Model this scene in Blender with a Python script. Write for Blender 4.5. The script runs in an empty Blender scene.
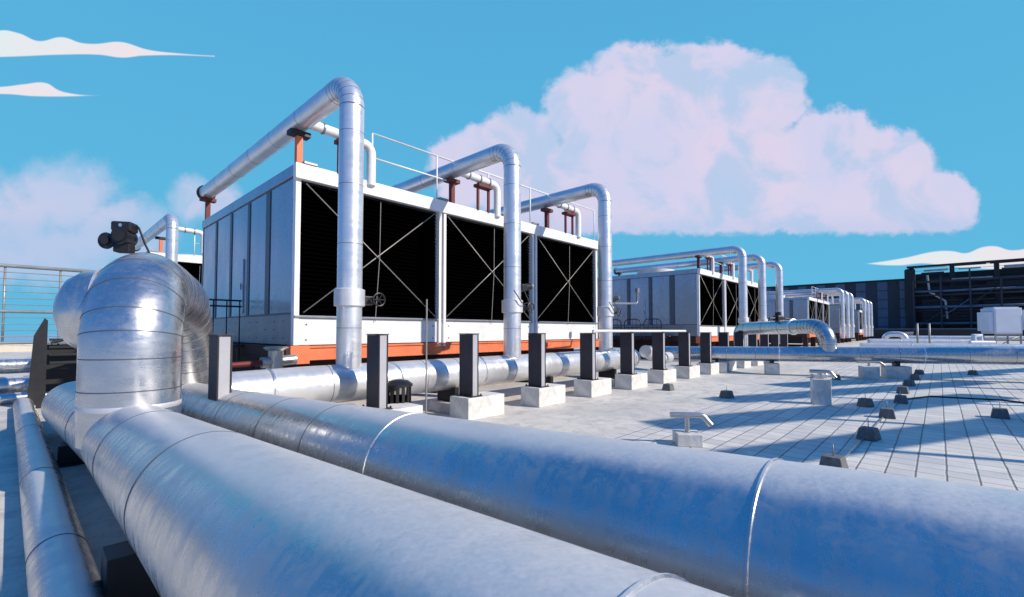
import bpy, bmesh, math, random
from mathutils import Vector, Matrix
random.seed(7)
rad = math.radians
S = bpy.context.scene

# ------------------------------------------------------------------ camera
H = 1.6
cam = bpy.data.objects.new('camera', bpy.data.cameras.new('camera'))
S.collection.objects.link(cam)
cam.location = (0, 0, H)
cam.rotation_euler = (rad(92.0), 0, 0)
cam.data.sensor_width = 36.0
cam.data.lens = 16.0
cam.data.shift_y = 16.6 / 1024
cam.data.clip_start = 0.05
cam.data.clip_end = 9000
S.camera = cam
S.render.resolution_x = 1024
S.render.resolution_y = 597

# ------------------------------------------------------------------ light and exposure
S.view_settings.view_transform = 'Standard'
S.view_settings.look = 'None'
S.view_settings.gamma = 1.0
S.view_settings.exposure = 0.0
S.view_settings.use_curve_mapping = False
SUN_EL = rad(33)
SUN_H = Vector((0.93, -0.37, 0)).normalized()
sun_dir = SUN_H * math.cos(SUN_EL) + Vector((0, 0, math.sin(SUN_EL)))
sl = bpy.data.lights.new('sun', 'SUN')
sl.energy = 4.8
sl.angle = rad(0.9)
sl.color = (1.0, 0.90, 0.77)
sun = bpy.data.objects.new('sun', sl)
S.collection.objects.link(sun)
sun.rotation_euler = sun_dir.to_track_quat('Z', 'Y').to_euler()
sun.location = (30, -10, 30)


class Nodes:
    """tiny helper to write node graphs as expressions"""
    def __init__(self, tree):
        self.t = tree
        self.t.nodes.clear()

    def new(self, kind, **kw):
        n = self.t.nodes.new(kind)
        for k, v in kw.items():
            setattr(n, k, v)
        return n

    def put(self, sock, val):
        if hasattr(val, 'is_linked') or isinstance(val, bpy.types.NodeSocket):
            self.t.links.new(val, sock)
        else:
            try:
                sock.default_value = val
            except Exception:
                sock.default_value = (val[0], val[1], val[2], 1.0)

    def m(self, op, a, b=0.0, c=0.0, clamp=False):
        n = self.new('ShaderNodeMath', operation=op)
        n.use_clamp = clamp
        self.put(n.inputs[0], a)
        self.put(n.inputs[1], b)
        self.put(n.inputs[2], c)
        return n.outputs[0]

    def vm(self, op, a, b=(0, 0, 0)):
        n = self.new('ShaderNodeVectorMath', operation=op)
        self.put(n.inputs[0], a)
        self.put(n.inputs[1], b)
        return n.outputs[1] if op in ('LENGTH', 'DOT_PRODUCT') else n.outputs[0]

    def xyz(self, x, y, z):
        n = self.new('ShaderNodeCombineXYZ')
        for i, v in enumerate((x, y, z)):
            self.put(n.inputs[i], v)
        return n.outputs[0]

    def sep(self, v):
        n = self.new('ShaderNodeSeparateXYZ')
        self.put(n.inputs[0], v)
        return n.outputs

    def mix(self, f, a, b, mode='MIX'):
        n = self.new('ShaderNodeMix', data_type='RGBA', blend_type=mode)
        self.put(n.inputs[0], f)
        for i, v in ((6, a), (7, b)):
            if isinstance(v, (tuple, list)):
                n.inputs[i].default_value = (v[0], v[1], v[2], 1)
            else:
                self.put(n.inputs[i], v)
        return n.outputs[2]

    def noise(self, vec, scale, detail=4, rough=0.5, dist=0.0):
        n = self.new('ShaderNodeTexNoise')
        self.put(n.inputs['Vector'], vec)
        n.inputs['Scale'].default_value = scale
        n.inputs['Detail'].default_value = detail
        n.inputs['Roughness'].default_value = rough
        n.inputs['Distortion'].default_value = dist
        return n.outputs['Fac']

    def ramp(self, v, lo, hi, a=0.0, b=1.0, smooth=True):
        n = self.new('ShaderNodeMapRange')
        if smooth:
            n.interpolation_type = 'SMOOTHSTEP'
        self.put(n.inputs[0], v)
        n.inputs[1].default_value = lo
        n.inputs[2].default_value = hi
        n.inputs[3].default_value = a
        n.inputs[4].default_value = b
        return n.outputs[0]


def srgb(r, g, b):
    f = lambda c: (c / 255 / 12.92) if c / 255 <= 0.04045 else ((c / 255 + 0.055) / 1.055) ** 2.4
    return (f(r), f(g), f(b))


# sky: Nishita atmosphere away from the sun, cyan air with lilac cumulus ahead of the camera
w = bpy.data.worlds.new('World')
S.world = w
w.use_nodes = True
N = Nodes(w.node_tree)
tc = N.new('ShaderNodeTexCoord').outputs['Generated']
dx, dy, dz = N.sep(tc)
sky = N.new('ShaderNodeTexSky', sky_type='NISHITA')
sky.sun_disc = False
sky.sun_elevation = SUN_EL
sky.sun_rotation = rad(112)
sky.ozone_density = 3.0
sky.dust_density = 0.4
deep = N.mix(N.ramp(dz, 0.0, 0.6), tuple(10 * c for c in srgb(72, 138, 212)), tuple(10 * c for c in srgb(34, 122, 206)))
nish = N.mix(0.88, N.vm('MULTIPLY', sky.outputs[0], (0.75, 0.9, 1.1)), deep)
cyan = N.mix(N.ramp(dz, 0.0, 0.75), tuple(10 * c for c in srgb(96, 186, 225)), tuple(10 * c for c in srgb(84, 171, 219)))
front = N.ramp(dy, 0.36, 0.58)
front = N.m('MULTIPLY', front, N.ramp(dz, 0.585, 0.70, 1, 0))
base = N.mix(front, nish, cyan)
yy = N.m('MAXIMUM', dy, 0.04)
sx = N.m('DIVIDE', dx, yy)
sz = N.m('DIVIDE', dz, yy)
P = N.xyz(sx, sz, 0.0)
warp = N.noise(P, 5.0, 6, 0.6)
warp2 = N.noise(N.vm('ADD', P, (7.3, 2.1, 0)), 16.0, 6, 0.65)
Pw = N.vm('ADD', P, N.xyz(N.m('MULTIPLY', N.m('SUBTRACT', warp, 0.5), 0.10), N.m('MULTIPLY', N.m('SUBTRACT', warp2, 0.5), 0.05), 0.0))


def blobs(lst):
    cur = None
    for (cx, cy, rx, ry) in lst:
        c = ((cx - 512) / 455, (331 - cy) / 455, 0)
        q = N.vm('MULTIPLY', N.vm('SUBTRACT', Pw, c), (455 / rx, 455 / ry, 1))
        f = N.m('SUBTRACT', 1.0, N.vm('LENGTH', q))
        cur = f if cur is None else N.m('SMOOTH_MAX', cur, f, 0.12)
    return cur


big = blobs([(468, 165, 42, 46), (520, 150, 55, 50), (590, 106, 52, 50), (648, 82, 70, 50), (700, 80, 70, 48),
             (757, 98, 62, 52), (640, 165, 110, 65), (750, 170, 110, 60), (835, 150, 60, 48), (885, 170, 58, 48),
             (945, 203, 48, 34), (560, 205, 90, 40), (700, 215, 130, 28), (850, 212, 120, 30)])
low = blobs([(60, 195, 62, 48), (10, 225, 66, 62), (120, 232, 70, 42), (186, 200, 30, 32), (222, 205, 30, 28),
             (40, 255, 120, 40), (-90, 230, 110, 60), (-260, 215, 160, 80)])
detail = N.m('SUBTRACT', N.noise(P, 9.0, 8, 0.62, 0.3), 0.5)
fine = N.m('SUBTRACT', N.noise(P, 34.0, 5, 0.6), 0.5)
d1 = N.m('ADD', N.m('MULTIPLY', detail, 0.75), N.m('MULTIPLY', fine, 0.22))
flat_base = N.ramp(N.m('ADD', sz, N.m('MULTIPLY', fine, 0.035)), (331 - 237) / 455, (331 - 229) / 455)
a_big = N.m('MULTIPLY', N.ramp(N.m('ADD', big, d1), -0.02, 0.22), flat_base)
a_low = N.m('MULTIPLY', N.ramp(N.m('ADD', low, d1), -0.05, 0.55), 0.75)
alpha = N.m('MULTIPLY', N.m('MAXIMUM', a_big, a_low), N.ramp(dy, 0.1, 0.2))
holes = N.ramp(N.noise(N.vm('ADD', P, (3.1, 9.2, 0)), 6.5, 6, 0.55, 0.4), 0.46, 0.62)
edge = N.ramp(sz, (331 - 232) / 455, (331 - 205) / 455, 1, 0)
ccol = N.mix(N.ramp(N.noise(P, 4.0, 3), 0.35, 0.65), srgb(209, 210, 238), srgb(222, 212, 236))
ccol = N.mix(N.m('MULTIPLY', holes, 0.6), ccol, srgb(158, 200, 234))
ccol = N.mix(N.m('MULTIPLY', edge, 0.45), ccol, srgb(176, 198, 234))
ccol = N.vm('MULTIPLY', ccol, (10, 10, 10))
col = N.mix(alpha, base, ccol)


def wisp(x0, x1, tops, bots):
    """smooth streak of cirrus bounded by two height curves over azimuth"""
    t = N.ramp(sx, (x0 - 512) / 455, (x1 - 512) / 455, 0, 1, smooth=False)
    out = []
    for pts in (tops, bots):
        fc = N.new('ShaderNodeFloatCurve')
        N.put(fc.inputs['Value'], t)
        cv = fc.mapping.curves[0]
        fc.mapping.use_clip = False
        while len(cv.points) < len(pts):
            cv.points.new(0.5, 0.5)
        for k, (px, py) in enumerate(sorted(pts)):
            cv.points[k].location = ((px - x0) / (x1 - x0), (331 - py) / 455)
        fc.mapping.update()
        out.append(fc.outputs[0])
    up = N.ramp(N.m('SUBTRACT', out[0], sz), 0.0, 0.004)
    dn = N.ramp(N.m('SUBTRACT', sz, out[1]), 0.0, 0.004)
    inx = N.m('MULTIPLY', N.m('GREATER_THAN', t, 0.001), N.m('LESS_THAN', t, 0.999))
    return N.m('MULTIPLY', N.m('MULTIPLY', up, dn), inx)


w1 = wisp(-160, 209, [(-160, 50), (-90, 38), (-40, 34), (-12, 23), (8, 26), (28, 34), (52, 30), (72, 36), (86, 37), (112, 35), (140, 43), (172, 47), (209, 49.5)],
          [(-160, 51), (-60, 53), (0, 52), (50, 50), (90, 50), (115, 53), (135, 51), (209, 52)])
w2 = wisp(-120, 94, [(-120, 91), (-50, 84), (0, 81), (15, 79), (38, 78), (50, 85), (60, 88), (94, 91)],
          [(-120, 92), (0, 91), (25, 93), (94, 92)])
w3 = wisp(866, 1200, [(866, 263), (905, 257), (940, 250), (955, 250), (968, 252), (985, 246), (998, 245), (1014, 249), (1060, 240), (1100, 244), (1200, 262)],
          [(866, 264), (900, 266), (925, 264), (960, 268), (1200, 268)])
wis = N.m('MULTIPLY', N.m('MAXIMUM', N.m('MAXIMUM', w1, w2), w3), N.ramp(dy, 0.1, 0.2))
wcol = N.mix(N.ramp(N.noise(P, 3.0, 2), 0.4, 0.6), tuple(10 * c for c in srgb(228, 240, 242)), tuple(10 * c for c in srgb(240, 232, 236)))
col = N.mix(N.m('MULTIPLY', wis, 0.96), col, wcol)
bg = N.new('ShaderNodeBackground')
N.put(bg.inputs[0], col)
bg.inputs[1].default_value = 0.1
wo = N.new('ShaderNodeOutputWorld')
w.node_tree.links.new(bg.outputs[0], wo.inputs[0])

# ------------------------------------------------------------------ materials


def mat(name, color, metallic=0.0, rough=0.5, var=0.08, vscale=3.0, bump=0.0, bscale=40.0, coords='Object', spec=0.5, stretch=(1, 1, 1), dirt=None, rvar=0.0):
    m = bpy.data.materials.new(name)
    m.use_nodes = True
    n = Nodes(m.node_tree)
    b = n.new('ShaderNodeBsdfPrincipled')
    o = n.new('ShaderNodeOutputMaterial')
    m.node_tree.links.new(b.outputs[0], o.inputs[0])
    v = n.vm('MULTIPLY', n.new('ShaderNodeTexCoord').outputs[coords], stretch)
    f = n.noise(v, vscale, 6, 0.6)
    c = n.mix(n.ramp(f, 0.3, 0.7), tuple(x * (1 - var) for x in color), tuple(min(1, x * (1 + var)) for x in color))
    if dirt:
        dcol, dsc, lo, hi, amt = dirt
        df = n.ramp(n.noise(n.vm('ADD', v, (5.2, 1.7, 3.3)), dsc, 7, 0.65, 0.5), lo, hi)
        c = n.mix(n.m('MULTIPLY', df, amt), c, dcol)
    n.put(b.inputs['Base Color'], c)
    b.inputs['Metallic'].default_value = metallic
    b.inputs['Specular IOR Level'].default_value = spec
    if rvar:
        n.put(b.inputs['Roughness'], n.ramp(n.noise(v, vscale * 1.7, 5, 0.6), 0.3, 0.7, rough - rvar, rough + rvar))
    else:
        b.inputs['Roughness'].default_value = rough
    if bump:
        bn = n.new('ShaderNodeBump')
        bn.inputs['Strength'].default_value = bump
        bn.inputs['Distance'].default_value = 0.01
        n.put(bn.inputs['Height'], n.noise(v, bscale, 4, 0.6))
        m.node_tree.links.new(bn.outputs[0], b.inputs['Normal'])
    return m


def clad_metal(name, color, rough, metallic=0.9, weather=0.5):
    """thin aluminium cladding: brushed, smeared, slightly dented, with chalky oxide patches"""
    m = bpy.data.materials.new(name)
    m.use_nodes = True
    n = Nodes(m.node_tree)
    b = n.new('ShaderNodeBsdfPrincipled')
    o = n.new('ShaderNodeOutputMaterial')
    m.node_tree.links.new(b.outputs[0], o.inputs[0])
    t = n.new('ShaderNodeTexCoord')
    uv = t.outputs['UV']
    ob = t.outputs['Object']
    big = n.noise(ob, 1.6, 5, 0.6, 0.4)
    patch = n.noise(ob, 7.0, 8, 0.7, 0.8)
    brush = n.noise(n.vm('MULTIPLY', uv, (55, 3.0, 1)), 1.0, 4, 0.6)
    smear = n.noise(n.vm('MULTIPLY', uv, (9, 2.2, 1)), 1.0, 6, 0.65, 0.6)
    mott = n.noise(ob, 15.0, 8, 0.75, 0.6)
    ox = n.m('MULTIPLY', n.ramp(n.m('ADD', n.m('MULTIPLY', mott, 0.7), n.m('MULTIPLY', smear, 0.3)), 0.42, 0.64), weather)
    c = n.mix(n.ramp(big, 0.3, 0.7), tuple(x * 0.86 for x in color), color)
    c = n.mix(n.m('MULTIPLY', n.ramp(brush, 0.35, 0.7), 0.18), c, tuple(x * 0.7 for x in color))
    c = n.mix(ox, c, tuple(x * 0.80 for x in color))
    speck = n.ramp(n.noise(ob, 60, 3, 0.6), 0.66, 0.75)
    c = n.mix(n.m('MULTIPLY', speck, 0.35 * weather), c, (0.22, 0.22, 0.22))
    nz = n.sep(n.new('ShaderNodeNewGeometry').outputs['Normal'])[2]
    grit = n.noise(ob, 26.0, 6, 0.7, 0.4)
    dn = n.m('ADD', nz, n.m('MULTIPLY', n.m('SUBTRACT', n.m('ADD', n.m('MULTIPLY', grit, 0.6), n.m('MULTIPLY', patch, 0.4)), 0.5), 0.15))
    dust_lit_top = n.m('MULTIPLY', n.ramp(dn, 0.79, 0.95), n.m('ADD', weather * 0.95, n.m('MULTIPLY', n.m('SUBTRACT', n.noise(ob, 70.0, 4, 0.7), 0.5), 0.7)), clamp=True)
    c = n.mix(dust_lit_top, c, (0.74, 0.72, 0.69))  # upward faces paled: dust, plus the sunlit white top put into the colour
    n.put(b.inputs['Base Color'], c)
    n.put(b.inputs['Metallic'], n.m('MULTIPLY', n.m('SUBTRACT', metallic, n.m('MULTIPLY', ox, 0.30)), n.m('SUBTRACT', 1.0, n.m('MULTIPLY', dust_lit_top, 0.8))))
    r = n.m('ADD', n.m('MULTIPLY', dust_lit_top, 0.3), n.m('ADD', n.ramp(smear, 0.3, 0.7, rough - 0.06, rough + 0.07), n.m('MULTIPLY', ox, 0.14)))
    n.put(b.inputs['Roughness'], r)
    bn = n.new('ShaderNodeBump')
    bn.inputs['Strength'].default_value = 0.12
    bn.inputs['Distance'].default_value = 0.02
    h = n.m('ADD', n.m('MULTIPLY', n.noise(ob, 2.5, 3, 0.5), 1.0), n.m('MULTIPLY', brush, 0.07))
    n.put(bn.inputs['Height'], h)
    m.node_tree.links.new(bn.outputs[0], b.inputs['Normal'])
    return m


M = {}
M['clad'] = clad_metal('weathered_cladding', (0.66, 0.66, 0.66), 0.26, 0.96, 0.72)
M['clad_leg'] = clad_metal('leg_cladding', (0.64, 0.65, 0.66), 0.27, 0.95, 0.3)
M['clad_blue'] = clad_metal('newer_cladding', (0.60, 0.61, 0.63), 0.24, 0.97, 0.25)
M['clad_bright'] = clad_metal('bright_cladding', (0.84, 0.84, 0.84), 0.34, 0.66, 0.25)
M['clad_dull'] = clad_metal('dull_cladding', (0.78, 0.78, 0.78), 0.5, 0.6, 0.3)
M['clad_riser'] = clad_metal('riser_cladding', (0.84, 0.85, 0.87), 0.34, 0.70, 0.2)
M['seam'] = mat('seam', (0.13, 0.14, 0.16), 0.6, 0.5)
M['band'] = mat('band_steel', (0.8, 0.8, 0.8), 0.85, 0.3, rvar=0.05)
M['white'] = mat('white_paint', (0.78, 0.78, 0.77), 0, 0.45, 0.05, 1.2, dirt=((0.5, 0.48, 0.44), 2.5, 0.5, 0.75, 0.35))
M['panel'] = mat('panel_paint', (0.42, 0.46, 0.52), 0.65, 0.25, 0.07, 0.9, rvar=0.06, dirt=((0.4, 0.41, 0.43), 3.0, 0.5, 0.75, 0.35), stretch=(1, 1, 0.5))
M['panel_low'] = mat('galvanised_panel', (0.27, 0.29, 0.32), 0.5, 0.4, 0.10, 2.5, dirt=((0.35, 0.34, 0.33), 4, 0.5, 0.7, 0.4))
M['trim'] = mat('dark_trim', (0.10, 0.12, 0.15), 0.2, 0.45)
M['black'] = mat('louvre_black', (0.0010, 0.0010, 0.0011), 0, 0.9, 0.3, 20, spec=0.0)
M['blackgear'] = mat('black_gear', (0.015, 0.015, 0.017), 0, 0.4, 0.2, 8)
M['rod'] = mat('zinc_rod', (0.35, 0.33, 0.30), 0.5, 0.5)
M['orange'] = mat('orange_primer', (0.74, 0.19, 0.075), 0, 0.6, 0.12, 2, dirt=((0.3, 0.09, 0.05), 5, 0.5, 0.7, 0.5))
M['darkred'] = mat('dark_red_primer', (0.13, 0.018, 0.014), 0, 0.6, 0.15, 2)
M['under_shade'] = mat('under_shade_dark', (0.035, 0.014, 0.012), 0, 0.7, 0.15, 2)  # near-black red that puts the under-tower shade into the colour
M['navy'] = mat('navy_post', (0.016, 0.018, 0.032), 0.0, 0.5, 0.15, 3, dirt=((0.03, 0.03, 0.04), 6, 0.5, 0.7, 0.3))
M['postcap'] = mat('grey_post_edge', (0.42, 0.42, 0.45), 0.1, 0.5, 0.06, 3)
M['concrete'] = mat('concrete', (0.72, 0.70, 0.65), 0, 0.85, 0.10, 5, bump=0.4, bscale=30, dirt=((0.36, 0.35, 0.33), 2.4, 0.46, 0.70, 0.55))
M['rubber'] = mat('dark_ballast', (0.13, 0.135, 0.135), 0, 0.8, 0.2, 20, bump=0.4, bscale=60)
M['steel'] = mat('painted_steel', (0.022, 0.023, 0.026), 0.3, 0.5, 0.15, 3)
M['grey_steel'] = mat('grey_steel', (0.33, 0.36, 0.38), 0.4, 0.45, 0.12, 3)
M['cast'] = mat('cast_silver', (0.5, 0.5, 0.48), 0.8, 0.35, 0.1, 6)
M['cream'] = mat('cream_render', (0.60, 0.54, 0.44), 0, 0.8, 0.06, 1)
M['far_dark'] = mat('far_cladding', (0.011, 0.012, 0.014), 0, 0.55, 0.25, 0.15)
M['far_grey'] = mat('far_grey_cladding', (0.030, 0.036, 0.048), 0, 0.6, 0.2, 0.2)
M['far_stripe'] = mat('far_glazing', (0.09, 0.13, 0.19), 0.0, 0.5, 0.15, 0.3)
M['far_pale'] = mat('far_pale_panel', (0.38, 0.37, 0.35), 0, 0.6, 0.3, 0.4)
M['cabinet'] = mat('cabinet_white', (0.62, 0.66, 0.72), 0, 0.45, 0.05, 1)

# ------------------------------------------------------------------ geometry helpers
DV = Vector((427, 455, 0)).normalized()      # along the tower row
NV = Vector((DV.y, -DV.x, 0))                # out of the louvre faces
ANG = math.atan2(DV.y, DV.x)


def W(u, v, z=0.0):
    p = DV * u + NV * v
    return Vector((p.x, p.y, z))


class MB:
    """collects shapes into one mesh"""
    def __init__(self):
        self.bm = bmesh.new()
        self.uvl = self.bm.loops.layers.uv.new('UVMap')

    def box(self, x0, x1, y0, y1, z0, z1, bevel=0.0, mi=0, rot=None, taper=None):
        vs = []
        for z in (z0, z1):
            t = taper if (taper and z == z1) else 0
            for (x, y) in ((x0 + t, y0 + t), (x1 - t, y0 + t), (x1 - t, y1 - t), (x0 + t, y1 - t)):
                p = Vector((x, y, z))
                if rot is not None:
                    p = rot @ p
                vs.append(self.bm.verts.new(p))
        fs = [(3, 2, 1, 0), (4, 5, 6, 7), (0, 1, 5, 4), (1, 2, 6, 5), (2, 3, 7, 6), (3, 0, 4, 7)]
        faces = [self.bm.faces.new([vs[i] for i in f]) for f in fs]
        for f in faces:
            f.material_index = mi
        if bevel:
            es = list({e for f in faces for e in f.edges})
            bmesh.ops.bevel(self.bm, geom=es, offset=bevel, segments=2, affect='EDGES', profile=0.5)
        return self

    def poly(self, pts, dvec, mi=0):
        """prism: outline extruded by dvec"""
        a = [self.bm.verts.new(Vector(p)) for p in pts]
        b = [self.bm.verts.new(Vector(p) + Vector(dvec)) for p in pts]
        n = len(pts)
        self.bm.faces.new(a[::-1]).material_index = mi
        self.bm.faces.new(b).material_index = mi
        for i in range(n):
            self.bm.faces.new((a[i], a[(i + 1) % n], b[(i + 1) % n], b[i])).material_index = mi
        return self

    def tube(self, pts, r, n=24, caps=True, mi=0, radii=None, smooth=True):
        pts = [Vector(p) for p in pts]
        k = len(pts)
        tans = []
        for i in range(k):
            a = pts[max(0, i - 1)]
            b = pts[min(k - 1, i + 1)]
            tans.append((b - a).normalized())
        t0 = tans[0]
        ref = Vector((0, 0, 1)) if abs(t0.z) < 0.9 else Vector((1, 0, 0))
        side = t0.cross(ref).normalized()
        rings = []
        s = 0.0
        ss = []
        for i in range(k):
            if i:
                s += (pts[i] - pts[i - 1]).length
                q = tans[i - 1].rotation_difference(tans[i])
                side = (q @ side)
                side = (side - tans[i] * side.dot(tans[i])).normalized()
            up = side.cross(tans[i])
            rr = radii[i] if radii else r
            # mitre correction at sharp corners
            rings.append([self.bm.verts.new(pts[i] + (side * math.cos(2 * math.pi * j / n) + up * math.sin(2 * math.pi * j / n)) * rr) for j in range(n)])
            ss.append(s)
        for i in range(k - 1):
            for j in range(n):
                f = self.bm.faces.new((rings[i][j], rings[i][(j + 1) % n], rings[i + 1][(j + 1) % n], rings[i + 1][j]))
                f.smooth = smooth
                f.material_index = mi
                cu = [(ss[i], j), (ss[i], j + 1), (ss[i + 1], j + 1), (ss[i + 1], j)]
                for lp, (a, b) in zip(f.loops, cu):
                    lp[self.uvl].uv = (a, b * 2 * math.pi * (r or 0.3) / n)
        if caps:
            for rg in (rings[0][::-1], rings[-1]):
                f = self.bm.faces.new(rg)
                f.material_index = mi
        return self

    def ring(self, path, s, r, w=0.02, h=0.006, n=24, mi=0):
        """a raised band round a pipe path at arc length s"""
        a = at_len(path, s - w / 2)
        c = at_len(path, s)
        b = at_len(path, s + w / 2)
        q = w * 0.28
        a2 = at_len(path, s - q)
        b2 = at_len(path, s + q)
        self.tube([a, a2, b2, b], r, n, caps=True, mi=mi, radii=[r + h * 0.15, r + h, r + h, r + h * 0.15])
        return self

    def build(self, name, m, parent=None, loc=None, rotz=0.0):
        me = bpy.data.meshes.new(name)
        self.bm.normal_update()
        bmesh.ops.recalc_face_normals(self.bm, faces=self.bm.faces)
        for e in self.bm.edges:
            if len(e.link_faces) == 2 and e.calc_face_angle(0) > 0.62:
                e.smooth = False
        self.bm.to_mesh(me)
        self.bm.free()
        for x in (m if isinstance(m, (list, tuple)) else [m]):
            me.materials.append(x)
        o = bpy.data.objects.new(name, me)
        S.collection.objects.link(o)
        if parent:
            o.parent = parent
        if loc is not None:
            o.location = loc
        o.rotation_euler = (0, 0, rotz)
        return o


def fillet(pts, R, seg=8):
    """round the corners of a polyline; R a number or list per inner corner"""
    pts = [Vector(p) for p in pts]
    out = [pts[0]]
    for i in range(1, len(pts) - 1):
        r = R[i - 1] if isinstance(R, (list, tuple)) else R
        a = (pts[i - 1] - pts[i]).normalized()
        b = (pts[i + 1] - pts[i]).normalized()
        th = a.angle(b)
        if math.pi - th < 0.02 or r <= 0:
            out.append(pts[i])
            continue
        dcut = r / math.tan(th / 2)
        c = pts[i] + (a + b).normalized() * (r / math.sin(th / 2))
        p0 = pts[i] + a * dcut
        p1 = pts[i] + b * dcut
        v0 = p0 - c
        v1 = p1 - c
        ang = v0.angle(v1)
        ax = v0.cross(v1).normalized()
        for k in range(seg + 1):
            out.append(c + Matrix.Rotation(ang * k / seg, 3, ax) @ v0)
    out.append(pts[-1])
    return out


def path_len(p):
    return sum((p[i + 1] - p[i]).length for i in range(len(p) - 1))


def at_len(p, s):
    for i in range(len(p) - 1):
        L = (p[i + 1] - p[i]).length
        if s <= L or i == len(p) - 2:
            return p[i] + (p[i + 1] - p[i]) * (s / L)
        s -= L


def near_s(path, q):
    """arc length of the point on the path nearest q"""
    best, bs, s = 1e9, 0, 0
    for i in range(len(path) - 1):
        a, b = path[i], path[i + 1]
        L = (b - a).length
        t = max(0, min(1, (Vector(q) - a).dot(b - a) / (L * L)))
        dd = (a + (b - a) * t - Vector(q)).length
        if dd < best:
            best, bs = dd, s + t * L
        s += L
    return bs


def tag(o, label=None, cat=None, group=None, kind=None):
    if label: o['label'] = label
    if cat: o['category'] = cat
    if group: o['group'] = group
    if kind: o['kind'] = kind
    return o


def thing(name, loc, rotz=0.0, label=None, cat=None, group=None):
    o = bpy.data.objects.new(name, None)
    S.collection.objects.link(o)
    o.empty_display_size = 0.2
    o.location = loc
    o.rotation_euler = (0, 0, rotz)
    return tag(o, label, cat, group)


def copy_tree(o, parent=None):
    c = o.copy()
    S.collection.objects.link(c)
    c.parent = parent
    for ch in list(o.children):
        copy_tree(ch, c)
    return c


# ------------------------------------------------------------------ setting
def sheet(name, corners, z, m, kind='structure', thick=0.0):
    b = MB()
    if thick:
        b.poly([(p.x, p.y, z - thick) for p in corners], (0, 0, thick))
    else:
        vs = [b.bm.verts.new((p.x, p.y, z)) for p in corners]
        b.bm.faces.new(vs)
    o = b.build(name, m)
    tag(o, kind=kind)
    return o


def roof_mat():
    m = bpy.data.materials.new('roof_membrane')
    m.use_nodes = True
    n = Nodes(m.node_tree)
    b = n.new('ShaderNodeBsdfPrincipled')
    o = n.new('ShaderNodeOutputMaterial')
    m.node_tree.links.new(b.outputs[0], o.inputs[0])
    p = n.new('ShaderNodeTexCoord').outputs['Object']
    a = n.noise(p, 0.5, 6, 0.6, 0.3)
    c = n.mix(n.ramp(a, 0.3, 0.7), (0.59, 0.56, 0.50), (0.77, 0.71, 0.62))
    g = n.noise(p, 2.6, 8, 0.7, 0.5)
    c = n.mix(n.m('MULTIPLY', n.ramp(g, 0.45, 0.64), 0.6), c, (0.42, 0.41, 0.39))
    ring = n.noise(n.vm('ADD', p, (31, 7, 0)), 0.9, 5, 0.6, 1.2)
    c = n.mix(n.m('MULTIPLY', n.m('SUBTRACT', 1.0, n.ramp(n.m('ABSOLUTE', n.m('SUBTRACT', ring, 0.52)), 0.0, 0.02)), 0.35), c, (0.36, 0.35, 0.33))
    gx_, gy_, gz_ = n.sep(p)
    lap = n.ramp(n.m('PINGPONG', gy_, 0.75), 0.0, 0.012, 1, 0)
    c = n.mix(n.m('MULTIPLY', lap, 0.4), c, (0.3, 0.3, 0.3))
    sp = n.noise(p, 90, 3, 0.7)
    c = n.mix(n.m('MULTIPLY', n.ramp(sp, 0.5, 0.75), 0.3), c, (0.25, 0.25, 0.25))
    n.put(b.inputs['Base Color'], c)
    b.inputs['Roughness'].default_value = 0.8
    bn = n.new('ShaderNodeBump')
    bn.inputs['Strength'].default_value = 0.3
    bn.inputs['Distance'].default_value = 0.01
    n.put(bn.inputs['Height'], n.m('ADD', sp, n.m('MULTIPLY', g, 2)))
    m.node_tree.links.new(bn.outputs[0], b.inputs['Normal'])
    return m


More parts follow.
